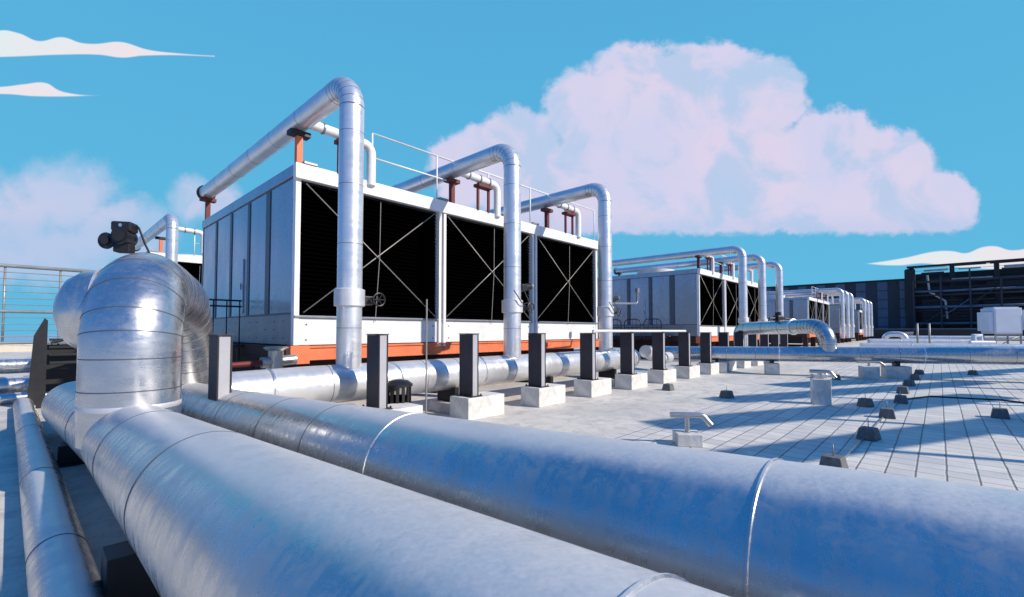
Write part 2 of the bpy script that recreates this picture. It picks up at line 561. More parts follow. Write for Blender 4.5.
def paver_mat():
    """small concrete slabs with open joints, in the sheet's own axes"""
    m = bpy.data.materials.new('paving_slabs')
    m.use_nodes = True
    n = Nodes(m.node_tree)
    b = n.new('ShaderNodeBsdfPrincipled')
    o = n.new('ShaderNodeOutputMaterial')
    m.node_tree.links.new(b.outputs[0], o.inputs[0])
    p = n.new('ShaderNodeTexCoord').outputs['Object']
    pw = n.vm('ADD', p, n.vm('MULTIPLY', n.xyz(n.m('SUBTRACT', n.noise(p, 3, 3), 0.5), n.m('SUBTRACT', n.noise(n.vm('ADD', p, (9, 4, 0)), 3, 3), 0.5), 0), (0.02, 0.02, 0)))
    x, y, z = n.sep(pw)
    gx = n.m('DIVIDE', x, 0.29)
    gy = n.m('DIVIDE', n.m('ADD', y, 0.02), 0.255)
    fx = n.m('PINGPONG', gx, 0.5)
    fy = n.m('PINGPONG', gy, 0.5)
    ix = n.m('ROUND', n.m('MULTIPLY', gx, 1.0))
    jx = n.ramp(fx, 0.008, 0.045, 1, 0)
    jy = n.ramp(fy, 0.012, 0.055, 1, 0)
    wn = n.new('ShaderNodeTexWhiteNoise', noise_dimensions='2D')
    n.put(wn.inputs['Vector'], n.xyz(n.m('FLOOR', gx), n.m('FLOOR', gy), 0))
    base = n.mix(wn.outputs['Value'], (0.60, 0.57, 0.52), (0.74, 0.70, 0.63))
    st = n.noise(p, 1.1, 7, 0.65, 0.5)
    base = n.mix(n.m('MULTIPLY', n.ramp(st, 0.44, 0.66), 0.55), base, (0.46, 0.46, 0.465))
    sp = n.noise(p, 70, 4, 0.7)
    base = n.mix(n.m('MULTIPLY', n.ramp(sp, 0.55, 0.75), 0.35), base, (0.3, 0.3, 0.3))
    c = n.mix(n.m('MULTIPLY', jx, 0.75), base, (0.12, 0.13, 0.14))
    c = n.mix(n.m('MULTIPLY', jy, 0.7), c, (0.07, 0.08, 0.085))
    n.put(b.inputs['Base Color'], c)
    b.inputs['Roughness'].default_value = 0.75
    bn = n.new('ShaderNodeBump')
    bn.inputs['Strength'].default_value = 0.6
    bn.inputs['Distance'].default_value = 0.01
    h = n.m('SUBTRACT', n.m('MULTIPLY', sp, 0.2), n.m('ADD', n.m('MULTIPLY', jx, 0.75), jy))
    n.put(bn.inputs['Height'], h)
    m.node_tree.links.new(bn.outputs[0], b.inputs['Normal'])
    return m


def sea_mat():
    m = bpy.data.materials.new('sea_water')
    m.use_nodes = True
    n = Nodes(m.node_tree)
    b = n.new('ShaderNodeBsdfPrincipled')
    o = n.new('ShaderNodeOutputMaterial')
    m.node_tree.links.new(b.outputs[0], o.inputs[0])
    p = n.new('ShaderNodeTexCoord').outputs['Object']
    c = n.mix(n.ramp(n.noise(p, 0.01, 5), 0.35, 0.65), (0.10, 0.32, 0.46), (0.16, 0.42, 0.56))
    n.put(b.inputs['Base Color'], c)
    b.inputs['Roughness'].default_value = 0.25
    return m


sheet('water', [Vector((-4000, -4000, 0)), Vector((4000, -4000, 0)), Vector((4000, 4000, 0)), Vector((-4000, 4000, 0))], -26.0, sea_mat())
UMIN, UMAX, VMIN, VMAX = -45, 190, -52, 120
rb = MB()
rb.box(UMIN, UMAX, -VMAX, -VMIN, -26.5, 0.0)
roof = rb.build('roof_deck', roof_mat(), rotz=ANG)
tag(roof, kind='structure')
pv = MB()
vs = [pv.bm.verts.new(p) for p in ((-40, -60, 0.004), (118, -60, 0.004), (118, 3.7, 0.004), (-40, 3.7, 0.004))]
pv.bm.faces.new(vs)
paving = pv.build('pavement', paver_mat(), rotz=ANG)
tag(paving, kind='structure')

# parapet along the sea side
pp = thing('parapet_wall', W(40, -51.7), ANG, 'low cream parapet wall along the far left roof edge', 'wall')
MB().box(-85, 150, -0.15, 0.15, 0.0, 0.5, 0.01).build('wall', M['cream'], pp)
MB().box(-85, 150, -0.2, 0.2, 0.503, 0.58, 0.01).build('coping', M['concrete'], pp)

# ------------------------------------------------------------------ big insulated pipes in the foreground
EA = Vector((-0.72671169, 0.68526229, -0.04801779))
kA = 0.36 / 0.45
footA = Vector((0.63996 * kA, 0.61045 * kA, H - (H - 0.62647) * kA))


def pipe_thing(name, path, r, m, label, cat, group=None, bands=(), seams=(), n=48, band_m='band', base=None, band_w=0.013, band_h=0.006, caps=True, radii=None):
    p0 = path[0] if base is None else base
    root = thing(name, Vector((p0.x, p0.y, 0)), 0, label, cat, group)
    off = Vector((p0.x, p0.y, 0))
    loc = [Vector(p) - off for p in path]
    b = MB()
    b.tube(loc, r, n, caps)
    for s in seams:
        b.ring(loc, s, r, 0.010, 0.0035, n, mi=1)
    b.build('pipe', [m, M['seam']], root)
    for s in bands:
        MB().ring(loc, s, r, band_w, band_h, n).build('band', M[band_m], root)
    return root, loc, off


# ---- pipe A : nearest, runs under the camera's lower edge
tleg = 5.85
pA0 = footA - EA * 4.5
pA_leg = footA + EA * tleg
pA_end = Vector((-7.2, 7.45, 0.44))
pA_side = pA_end + DV * 1.6
# densify so the UVs and seams stay even
pathA = fillet([pA0, footA + EA * 2, pA_leg, pA_end, pA_side], [0, 0, 0.55], 10)
sA = lambda t: near_s(pathA, footA + EA * t)
rootA, locA, offA = pipe_thing('insulated_pipe', pathA, 0.36, M['clad'],
    'nearest thick silver pipe crossing the lower left with a tall leg rising from it', 'pipe', 'thick insulated pipes in the foreground',
    bands=[sA(0.41), sA(-1.3)], band_m='clad', seams=[sA(3.0), sA(4.6)] + [sA(6.95), path_len(pathA) - 1.5, path_len(pathA) - 1.0], n=64)

# ---- pipe B : second
qB = Vector((1024 - 512, 0, 0))
sB, rB = 1.9, 0.36
aB_pts = {}
# upper silhouette plane through (1024,492) fixes where the pipe lies
PB_foot = Vector((0, 0, 0)) + DV * 1.77 + NV * 0.045
footB = Vector((PB_foot.x, PB_foot.y, 0.812))
pB0 = footB - EA * 4.5
pB_end = footB + EA * 9.9
pathB = [pB0, footB - EA * 1, footB + EA * 3, footB + EA * 6, Vector((pB_end.x, pB_end.y, 0.385))]
lB = lambda t: near_s(pathB, footB + EA * t)
rootB, locB, offB = pipe_thing('insulated_pipe', pathB, rB, M['clad'],
    'second thick silver pipe lying behind the nearest one across the picture', 'pipe', 'thick insulated pipes in the foreground',
    bands=[lB(0.46), lB(2.62)], band_m='clad', seams=[lB(3.6), lB(4.6), lB(5.9)], n=64)

# ---- U leg rising from A, over and down to B
legr = 0.398
pBd = Vector((-5.3, 7.4, 0.45))
top = 2.07
l0 = Vector((pA_leg.x, pA_leg.y, pA_leg.z))
pathU = fillet([l0, Vector((l0.x, l0.y, top)), Vector((pBd.x, pBd.y, top - 0.05)), pBd], [0.62, 1.35], 14)
LU = path_len(pathU)
seamsU = [0.50, 0.80, 1.0, 1.14, 1.34, 1.56, 1.78, 2.0, 2.25] + [LU - 0.35 - 0.26 * k for k in range(7)]
locU = [p - offA for p in pathU]
bU = MB()
bU.tube(locU, legr, 56)
for s in seamsU:
    bU.ring(locU, s, legr, 0.011, 0.004, 56, mi=1)
leg = bU.build('riser_leg', [M['clad_leg'], M['seam']], rootA)
MB().ring(locU, 0.34, legr, 0.05, 0.006, 56).build('collar', M['clad_dull'], rootA)
# saddle seam where the leg meets the pipe
# stub with flared rim on the left of the elbow
c0 = W(0.93, -6.22, 1.80)
dirS = (W(-1, -0.35) ).normalized()
stub = [c0 + dirS * k for k in (0, 0.25, 0.45, 0.56, 0.66, 0.73, 0.77)]
bS = MB()
bS.tube([p - offA for p in stub], 0.40, 48, radii=[0.42, 0.425, 0.43, 0.41, 0.34, 0.22, 0.04])
bS.build('end_cap', M['clad_leg'], rootA)
MB().ring([c0 - offA, c0 + dirS * 1.0 - offA], 0.42, 0.43, 0.03, 0.02, 48).build('flange', M['clad_bright'], rootA)

# black steel saddle frames that carry A and B
def saddle(t, foot, r, label):
    c = foot + EA * t
    root = thing('pipe_saddle', Vector((c.x, c.y, 0)), ANG, label, 'support', 'black saddles under the thick pipes')
    b = MB()
    zt = c.z - r * 0.72
    b.box(-0.40, 0.40, -0.12, 0.12, 0.012, zt, 0.006)
    b.build('web', M['steel'], root)
    MB().box(-0.48, 0.48, -0.16, 0.16, 0.0, 0.03, 0.004).build('base_plate', M['steel'], root)
    return root


saddle(3.35, footA, 0.36, 'black saddle plate under the nearest thick pipe, in front of its tall leg')
saddle(7.7, footA + Vector((-0.05, 0, 0.05)), 0.36, 'black saddle under the nearest thick pipe just beyond its tall leg')
saddle(0.6, footB, 0.36, 'black saddle hidden low under the second thick pipe')
saddle(-0.8, footA, 0.36, 'black saddle low under the near end of the nearest thick pipe')

# ---- actuator on the elbow
ac = Vector((-4.30, 5.0, 2.48))
act = thing('valve_actuator', ac, rad(15), 'black electric valve actuator with round wheel on top of the silver elbow', 'actuator')
MB().tube([(0.02, -0.16, 0.20), (0.02, 0.16, 0.20)], 0.125, 28, radii=None).build('gearbox', M['blackgear'], act)
MB().box(-0.13, 0.17, -0.13, 0.13, 0.27, 0.41, 0.03).build('motor_housing', M['blackgear'], act)
MB().box(-0.10, 0.14, -0.10, 0.10, -0.02, 0.10, 0.015).build('mounting_foot', M['blackgear'], act)
hw = MB()
hw.tube([(-0.20, -0.10, 0.13), (-0.20, -0.06, 0.13)], 0.115, 24)
hw.tube([(-0.20, -0.10, 0.13), (-0.20, -0.15, 0.13)], 0.06, 16)
hw.tube([(-0.20, -0.06, 0.13), (-0.05, 0.0, 0.15)], 0.03, 10)
hw.build('handwheel', M['blackgear'], act)
MB().tube([(0.02, -0.165, 0.20), (0.02, -0.2, 0.20)], 0.085, 24).build('cover', M['steel'], act)
MB().tube([(0.02, -0.14, 0.35), (0.02, -0.145, 0.35)], 0.025, 14).build('gauge', M['band'], act)
cb = MB()
cb.tube(fillet([(0.14, 0.0, 0.36), (0.22, 0, 0.36), (0.34, -0.02, 0.1), (0.47, -0.04, -0.12)], 0.05, 5), 0.016, 10)
cb.build('cable', M['blackgear'], act)

act.scale = (0.64, 0.64, 0.78)
# ---- small pipe D at the lower left
eD = Vector((-0.7423, 0.6698, -0.004))
footD = Vector((0.1912, 0.1762, 0.155))
zD = 0.02
endD = footD + eD * 13.9
pathD = fillet([footD - eD * 2.5, endD, endD + DV * 0.7 + Vector((0, 0, -0.01))], 0.22, 8)
lD = lambda t: near_s(pathD, footD + eD * t)
pipe_thing('thin_pipe', pathD, 0.145, M['clad'], 'slim silver pipe with rounded end at the lower left corner', 'pipe', None,
           bands=[], seams=[lD(2.6), lD(4.2), lD(6.4), lD(9.5)], n=40)
br = thing('pipe_bracket', footD + eD * 2.35 - Vector((0, 0, footD.z)) , ANG, 'small dark bracket low beside the slim pipe at lower left', 'bracket')
br.location.z = 0
MB().box(-0.30, 0.22, -0.03, 0.03, 0, 0.05, 0.004).build('foot', M['steel'], br)
MB().box(-0.24, -0.18, -0.03, 0.03, 0.052, 0.2, 0.004).build('upright', M['steel'], br)

# ---- three pipes running in from the left behind A
for (v, z, r, u1, lab) in ((-15.6, 0.80, 0.18, 0.45, 'upper silver pipe entering from the left edge behind the thick pipe'),
                           (-15.2, 0.38, 0.20, 0.8, 'middle silver pipe entering from the left edge below the upper one'),
                           (-14.8, 0.13, 0.12, 0.4, 'lowest thin silver pipe entering from the left edge near the floor')):
    a, b_ = W(-9, v, z), W(u1, v, z)
    pipe_thing('side_pipe', [a, a.lerp(b_, .5), b_], r, M['clad'], lab, 'pipe', 'pipes entering from the left', bands=[7.6], seams=[5.0, 6.5], n=28, band_w=0.05)

# ------------------------------------------------------------------ header pipe along the towers and the concrete-footed posts
HV, HZ, HR = -7.2, 0.74, 0.31
pathH = [W(1.9, HV, HZ - 0.02), W(3, HV, HZ), W(8, HV, HZ), W(11, HV, HZ), W(12.9, HV, HZ)]
pathH = pathH[:-1] + fillet([W(11.2, HV, HZ), W(13.4, HV, HZ), W(13.8, HV - 1.2, HZ - 0.02)], 0.45, 8)
rootH, locH, offH = pipe_thing('header_pipe', pathH, HR, M['clad_bright'],
    'large bright silver header pipe along the foot of the nearest cooling tower', 'pipe', None,
    bands=[0.55, 2.3, 4.7, 6.4, 8.6, 10.2], seams=[1.4, 3.2, 4.0, 5.6, 7.3, 8.9, 9.6, 11.1], n=48, band_w=0.05, band_h=0.014)
for k, (u) in enumerate((2.9, 5.8, 8.8, 11.8)):
    t = thing('pipe_pedestal', W(u, HV), ANG, ['leftmost', 'second', 'third', 'rightmost'][k] + ' low pedestal under the bright header pipe, counted from the left', 'support', 'pedestals under the header pipe')
    MB().box(-0.2, 0.2, -0.35, 0.35, 0, 0.2, 0.01).build('concrete_foot', M['concrete'], t)
    MB().box(-0.05, 0.05, -0.28, 0.28, 0.202, HZ - HR + 0.06).build('steel_web', M['steel'], t)

ordinal = ['nearest', 'second', 'third', 'fourth', 'fifth', 'sixth', 'seventh', 'eighth', 'ninth', 'tenth', 'eleventh', 'twelfth', 'thirteenth', 'fourteenth', 'fifteenth', 'sixteenth', 'seventeenth']


def make_post():
    t = thing('support_post', W(0, 0), ANG)
    # local x = along row, local y = away from the paved side
    b = MB().box(0.0, 0.92, 0.0, 0.52, 0, 0.40, 0.012)
    b.build('concrete_base', M['concrete'], t)
    p = MB()
    p.box(0.16, 0.18, 0.08, 0.44, 0.405, 1.54, 0.003)
    p.box(0.18, 0.30, 0.235, 0.285, 0.405, 1.53)
    p.box(0.30, 0.32, 0.08, 0.44, 0.405, 1.54, 0.003)
    p.box(0.178, 0.302, 0.09, 0.115, 0.405, 1.535, mi=1)
    p.box(0.15, 0.33, 0.07, 0.45, 1.542, 1.556, 0.003)
    p.build('post', [M['navy'], M['postcap']], t)
    b = MB().box(0.10, 0.38, 0.03, 0.49, 0.402, 0.418, 0.003)
    for bx in (0.125, 0.355):
        for by in (0.055, 0.465):
            b.tube([(bx, by, 0.41), (bx, by, 0.45)], 0.014, 6)
    b.build('base_plate', M['steel'], t)
    return t


proto = make_post()
us = [1.38, 3.50] + [5.39 + 1.96 * k for k in range(13)]
for k, u in enumerate(us):
    o = proto if k == 0 else copy_tree(proto)
    o.location = W(u, -6.12)
    lab = ['grey plate post between the big elbow and the bright header pipe',
           'navy post with a light edge standing just right of the first tall riser pipe',
           'navy post on a bright concrete block beside the black strainer cage'][k] if k < 3 else \
        'navy post on a concrete block, %s in its row' % ordinal[k]
    tag(o, lab, 'post', 'navy posts on concrete blocks')

# cream bar laid over three posts
bar = MB()
bar.tube([(0, 0, 0), (5.6, 0, 0)], 0.035, 12)
bar.tube([(0, 0, 0), (0, 0, -0.08)], 0.03, 10)
o = bar.build('handrail_bar', M['white'], loc=W(9.6, -6.25, 1.60), rotz=ANG)
tag(o, 'long cream bar laid level across the tops of three posts', 'bar')

# black strainer cage and thin pole between posts
c = W(4.35, -6.75)
st = thing('strainer_cage', c, 0, 'black slatted round cage on the floor in front of the header pipe', 'strainer')
MB().tube([(0, 0, 0), (0, 0, 0.06)], 0.26, 20).build('base', M['blackgear'], st)
MB().tube([(0, 0, 0.06), (0, 0, 0.5)], 0.15, 20).build('core', M['black'], st)
b = MB()
for k in range(14):
    a = 2 * math.pi * k / 14
    R = Matrix.Rotation(a, 3, 'Z')
    b.box(0.20, 0.225, -0.025, 0.025, 0.06, 0.66, rot=R)
b.build('slats', M['blackgear'], st)
MB().tube([(0, 0, 0.30), (0, 0, 0.36)], 0.235, 20).build('hoop', M['blackgear'], st)
MB().tube([(0, 0, 0.66), (0, 0, 0.70), (0, 0, 0.76), (0, 0, 0.78)], 0.25, 20, radii=[0.25, 0.25, 0.17, 0.05]).build('lid', M['blackgear'], st)
pl = MB()
pl.tube([(0, 0, 0), (0, 0, 2.15)], 0.014, 8)
pl.tube([(0, 0, 0), (0, 0, 0.03)], 0.07, 12)
o = pl.build('thin_pole', M['rod'], loc=W(4.72, -6.45), rotz=0)
tag(o, 'thin bare metal pole standing right of the black strainer cage', 'pole')

# ------------------------------------------------------------------ cooling towers
TL, TD = 10.95, 7.0
Z0, Z1, Z2, Z3 = 1.32, 1.91, 4.64, 4.95


def make_tower(rail=True, L=TL):
    t = thing('cooling_tower', W(0, 0), ANG)
    cw = L / 3
    # sump box, added dark to stand in for the shaded void
    MB().box(0.5, L - 0.5, 0.7, TD - 0.7, 0.35, 1.0, 0.02).build('under_shade', M['under_shade'], t)
    for k in range(4):
        for y in (0.35, TD - 0.35):
            MB().box(0.15 + k * (L - 0.5) / 3, 0.45 + k * (L - 0.5) / 3, y - 0.2, y + 0.2, 0, 0.94, 0.01).build('pier', M['under_shade'], t)
    # orange base frame (C-section beams)
    f = MB()
    for (y0, y1, s) in ((-0.06, 0.14, 1), (TD - 0.14, TD + 0.06, -1)):
        f.box(-0.06, L + 0.06, y0, y1, 1.26, 1.30)
        f.box(-0.06, L + 0.06, (y0 + 0.03) if s > 0 else (y1 - 0.06), (y0 + 0.06) if s > 0 else (y1 - 0.03), 1.045, 1.26)
        f.box(-0.06, L + 0.06, y0, y1, 1.01, 1.045)
    f.box(-0.075, 0.30, -0.075, 0.16, 0.945, 1.308, 0.004)
    f.build('base_frame', M['orange'], t)
    for x in (-0.05, L - 0.15):
        f = MB()
        f.box(x, x + 0.2, 0.162, TD - 0.142, 1.262, 1.30)
        f.box(x + 0.02, x + 0.05, 0.162, TD - 0.142, 1.045, 1.262)
        f.box(x, x + 0.2, 0.162, TD - 0.142, 1.01, 1.045)
        f.build('side_beam', M['under_shade'], t)
    # lower white basin panels
    b = MB()
    for k in range(3):
        b.box(k * cw + (0.002 if k else 0), (k + 1) * cw - 0.006, 0.0, 0.05, Z0, Z1 - 0.045, 0.004)
        for q in (0.25, cw - 0.25):
            for zz in (Z0 + 0.1, Z1 - 0.18):
                b.tube([(k * cw + q, -0.008, zz), (k * cw + q, 0.01, zz)], 0.018, 8, mi=1)
    b.build('basin_panel', [M['white'], M['trim']], t)
    MB().box(0.0, L, -0.05, 0.05, Z1 - 0.042, Z1, 0.003).build('sill', M['panel_low'], t)
    # louvre bays
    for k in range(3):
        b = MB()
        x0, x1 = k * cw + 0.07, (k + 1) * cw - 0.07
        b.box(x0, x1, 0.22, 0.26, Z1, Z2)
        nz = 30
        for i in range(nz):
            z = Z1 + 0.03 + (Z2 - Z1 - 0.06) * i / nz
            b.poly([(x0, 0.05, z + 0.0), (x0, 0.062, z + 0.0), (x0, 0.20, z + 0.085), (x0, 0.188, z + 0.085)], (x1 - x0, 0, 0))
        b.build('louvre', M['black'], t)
    # mullions: paired light channels at each joint
    for k in (1, 2):
        b = MB()
        b.box(k * cw - 0.115, k * cw - 0.035, -0.06, 0.10, Z0 - 0.1, Z2 + 0.2, 0.004)
        b.box(k * cw + 0.035, k * cw + 0.115, -0.06, 0.10, Z0 - 0.1, Z2 + 0.2, 0.004)
        b.box(k * cw - 0.034, k * cw + 0.034, 0.02, 0.06, Z0, Z2 + 0.15, mi=1)
        b.build('mullion', [M['white'], M['trim']], t)
    for x in (0.0, L - 0.10):
        MB().box(x - 0.003, x + 0.10, -0.02, 0.12, Z0 - 0.005, Z2 + 0.02, 0.004).build('corner_post', M['white'], t)
    # diagonal tie rods
    for k in range(3):
        x0, x1 = k * cw + 0.2, (k + 1) * cw - 0.2
        MB().tube([(x0, -0.012, Z2 - 0.05), (x1, -0.012, Z1 + 0.06)], 0.013, 8).build('tie_rod', M['rod'], t)
        MB().tube([(x0, 0.022, Z1 + 0.06), (x1, 0.022, Z2 - 0.05)], 0.013, 8).build('tie_rod', M['rod'], t)
        MB().tube([((x0 + x1) / 2 + 0.05, -0.04, Z2 - 0.1), ((x0 + x1) / 2 + 0.03, -0.05, (Z1 + Z2) / 2), ((x0 + x1) / 2 - 0.06, -0.04, Z1 - 0.1)], 0.009, 6).build('cable', M['rod'], t)
    # fascia and deck
    MB().box(-0.04, L + 0.04, -0.10, 0.04, Z2 + 0.0, Z3, 0.01).build('fascia', M['white'], t)
    b = MB()
    b.box(0.0, L, 0.045, TD - 0.02, Z3 - 0.12, Z3 - 0.02)
    b.build('deck', M['panel_low'], t)
    # side walls: ribbed panels with dark reveals, both ends
    for x, sgn in ((0.0, -1), (L, 1)):
        b = MB()
        xa, xb = (x, x + 0.05) if sgn < 0 else (x - 0.05, x)
        ys = [0.14, 1.30, 1.62, 2.62, 2.86, 4.0, 4.24, 5.36, 5.6, 6.84]
        for i in range(0, len(ys), 2):
            b.box(xa, xb, ys[i], ys[i + 1], Z1 + 0.06, Z2 + 0.04, 0.006)
        b.build('side_panel', M['panel'], t)
        b = MB()
        b.box(xa + 0.012, xb - 0.012, 0.13, TD - 0.13, Z1 + 0.0, Z2 + 0.1)
        b.build('reveal', M['trim'], t)
        b = MB()
        for i in range(1, len(ys) - 1, 2):
            b.box(xa - 0.012, xb + 0.012, ys[i] + 0.06, ys[i + 1] - 0.02, Z1 + 0.065, Z2 + 0.03, 0.004)
        b.build('rib', M['trim'], t)
        b = MB()
        b.box(xa - 0.025, xb + 0.025, 0.0, TD, Z2 + 0.07, Z3 - 0.005, 0.006)
        b.build('top_beam', M['panel'], t)
        b = MB()
        b.box(xa, xb, 0.125, TD, Z0 + 0.002, Z1 + 0.02, 0.004)
        for i in range(12):
            for zz in (0.12, 0.30, 0.47):
                if (i * 7 + int(zz * 10)) % 3:
                    yy_ = 0.5 + i * 0.52
                    xo = xa - 0.008 if sgn < 0 else xb - 0.002
                    b.box(xo, xo + 0.01, yy_, yy_ + 0.05, Z0 + zz, Z0 + zz + 0.02, mi=1)
        b.build('lower_side_panel', [M['panel_low'], M['trim']], t)
        # access door
        xo = xa - 0.03 if sgn < 0 else xb + 0.004
        d = MB().box(xo, xo + 0.026, 3.05, 3.75, Z1 + 0.1, Z1 + 1.45, 0.004)
        dd = d.build('access_door', M['panel'], t)
        MB().tube([(xo - 0.02, 3.12, Z1 + 0.7), (xo - 0.02, 3.12, Z1 + 0.85)], 0.012, 8).build('handle', M['trim'], dd)
    b = MB().box(0.0, L, TD - 0.05, TD, Z0, Z3 - 0.13)
    b.build('back_wall', M['panel'], t)
    # fan stacks low on the deck (reads as white humps)
    for k in range(3):
        x = (k + 0.62) * cw
        MB().tube([(x, 3.6, Z3 - 0.02), (x, 3.6, Z3 + 0.1), (x, 3.6, Z3 + 0.42)], 1.1, 32, radii=[1.15, 1.05, 1.12]).build('fan_stack', M['white'], t)
    # roof guard rail
    b = MB()
    b.tube([(1.65, -0.03, 6.08), (L - 0.2, -0.03, 6.08)], 0.022, 8)
    b.tube([(1.65, -0.03, 5.52), (1.65 + (L - 1.85) / 5 + 0.3, -0.03, 5.52)], 0.022, 8)
    for i in range(6):
        x = 1.65 + (L - 1.85) * i / 5
        b.tube([(x, -0.03, Z3 + 0.001), (x, -0.03, 6.08)], 0.022, 8)
    b.build('guard_rail', M['white'], t)
    # hoisting brackets on the fascia
    for k in (0.16, 1.0 * 1, 2.0):
        x = k * cw if k > 0.5 else 0.25
        MB().box(x - 0.14, x + 0.14, -0.12, 0.0, Z3 + 0.003, Z3 + 0.06, 0.01).build('lug', M['panel_low'], t)
    return t


tw = make_tower()
specs = [  # u0, v0, scale_x, label
    (3.60, -9.3, 1.0, 'large near cooling tower with blue-grey side panels and three black louvre bays'),
    (24.45, -9.3, 1.09, 'second cooling tower in the front row behind the right-hand tall risers'),
    (52.3, -9.3, 1.05, 'third cooling tower in the front row just left of the silver gooseneck'),
    (72.0, -9.3, 1.0, 'fourth cooling tower far back in the front row behind grouped risers'),
    (91.0, -9.3, 1.0, 'farthest small cooling tower at the end of the front row'),
    (3.4, -24.3, 1.0, 'partly hidden cooling tower left behind the big silver elbow'),
]
towers = []
for k, (u0, v0, sc, lab) in enumerate(specs):
    o = tw if k == 0 else copy_tree(tw)
    o.location = W(u0, v0)
    o.scale = (sc, 1, 1)
    tag(o, lab, 'cooling tower', 'cooling towers with black louvres')

# ------------------------------------------------------------------ riser pipes over the towers


def make_riser(z=5.85, run=9.35, r=0.202, zb=0.85):
    t = thing('riser_pipe', W(0, 0), ANG)
    path = fillet([(0, 0, zb), (0, 0, z), (0, run, z)], 0.46, 10)
    b = MB()
    b.tube(path, r, 36)
    L = path_len(path)
    ss = [0.8, 2.2, 3.2, 4.1]
    arc0 = z - zb - 0.46
    ss += [arc0 + 0.82 * k / 7 for k in range(8)]
    ss += [arc0 + 0.82 + 1.4 * k for k in range(1, 6)]
    for s in ss:
        b.ring(path, s, r, 0.008, 0.003, 36, mi=1)
    b.build('pipe', [M['clad_riser'], M['seam']], t)
    MB().tube([(0, 0, 2.0), (0, 0, 2.02), (0, 0, 2.29), (0, 0, 2.31)], r, 36, radii=[r, r + 0.045, r + 0.045, r]).build('collar', M['clad_dull'], t)
    MB().ring(path, L - 0.12, r, 0.10, 0.05, 36).build('end_flange', M['steel'], t)
    bp = fillet([(0.0, 2.0, z - 0.05), (1.5, 2.0, z - 0.10), (1.5, 2.0, Z3 - 0.1)], 0.2, 6)
    b = MB()
    b.tube(bp, 0.10, 24)
    b.build('branch_pipe', M['white'], t)
    for s in (0.4, 0.8, 1.15):
        MB().ring(bp, s, 0.10, 0.05, 0.02, 24).build('coupling', M['panel_low'], t)
    # butterfly valve with handwheel on the side
    v = MB()
    v.box(0.22, 0.42, -0.07, 0.07, 2.05, 2.2, 0.02)
    v.tube([(0.33, -0.05, 2.12), (0.33, -0.16, 2.12)], 0.03, 10)
    vb = v.build('valve_gear', M['blackgear'], t)
    b = MB()
    ring = [(0.45 + 0.11 * math.cos(a), -0.18, 2.14 + 0.11 * math.sin(a)) for a in [2 * math.pi * k / 20 for k in range(21)]]
    b.tube(ring, 0.014, 8, caps=False)
    for k in range(3):
        a = math.pi * k / 3
        b.tube([(0.45 + 0.11 * math.cos(a), -0.18, 2.14 + 0.11 * math.sin(a)), (0.45 - 0.11 * math.cos(a), -0.18, 2.14 - 0.11 * math.sin(a))], 0.008, 6)
    b.tube([(0.45, -0.18, 2.14), (0.30, -0.1, 2.12)], 0.012, 8)
    b.build('handwheel', M['blackgear'], vb)
    return t


rz = make_riser()
riser_specs = [
    (3.69, -7.2, 1, 'tallest, nearest riser pipe at the left end of the near cooling tower'),
    (7.68, -7.2, 1.006, 'middle riser pipe in front of the near cooling tower'),
    (11.72, -7.2, 1.01, 'riser pipe at the right end of the near cooling tower'),
    (24.75, -7.2, .99, 'first riser pipe of the second cooling tower, behind the gooseneck foot'),
    (28.2, -7.2, .99, 'second riser pipe of the second cooling tower'),
    (32.0, -7.2, .99, 'third, rightmost riser pipe of the second cooling tower'),
    (57.0, -7.2, 1, 'thin distant riser pipe at the left of the third cooling tower'),
    (60.5, -7.2, 1, 'thin distant riser pipe in the middle of the third cooling tower'),
    (64.0, -7.2, 1, 'thin distant riser pipe at the right of the third cooling tower'),
    (76.0, -7.2, 1, 'far riser pipe at the left of the fourth cooling tower'),
    (80.0, -7.2, 1, 'far riser pipe in the middle of the fourth cooling tower'),
    (84.0, -7.2, 1, 'far riser pipe at the right of the fourth cooling tower'),
    (3.87, -22.2, 1.05, 'white riser pipe seen left between the big elbow and the near tower'),
]


def make_support(col='orange'):
    t = thing('pipe_support', W(0, 0), ANG)
    MB().box(-0.06, 0.06, -0.05, 0.07, Z3 + 0.004, 5.55, 0.005).build('column', M[col], t)
    b = MB().box(-0.20, 0.20, -0.10, 0.12, 5.552, 5.65, 0.005)
    b.build('cradle', M['steel'] if col == 'orange' else M[col], t)
    return t


def make_stand():
    t = thing('branch_stand', W(0, 0), ANG)
    for x in (-0.2, 0.2):
        MB().box(x - 0.03, x + 0.03, -0.03, 0.03, Z3 - 0.015, 5.58).build('leg', M['darkred'], t)
    MB().box(-0.26, 0.26, -0.12, 0.12, 5.582, 5.66).build('crossbar', M['darkred'], t)
    return t


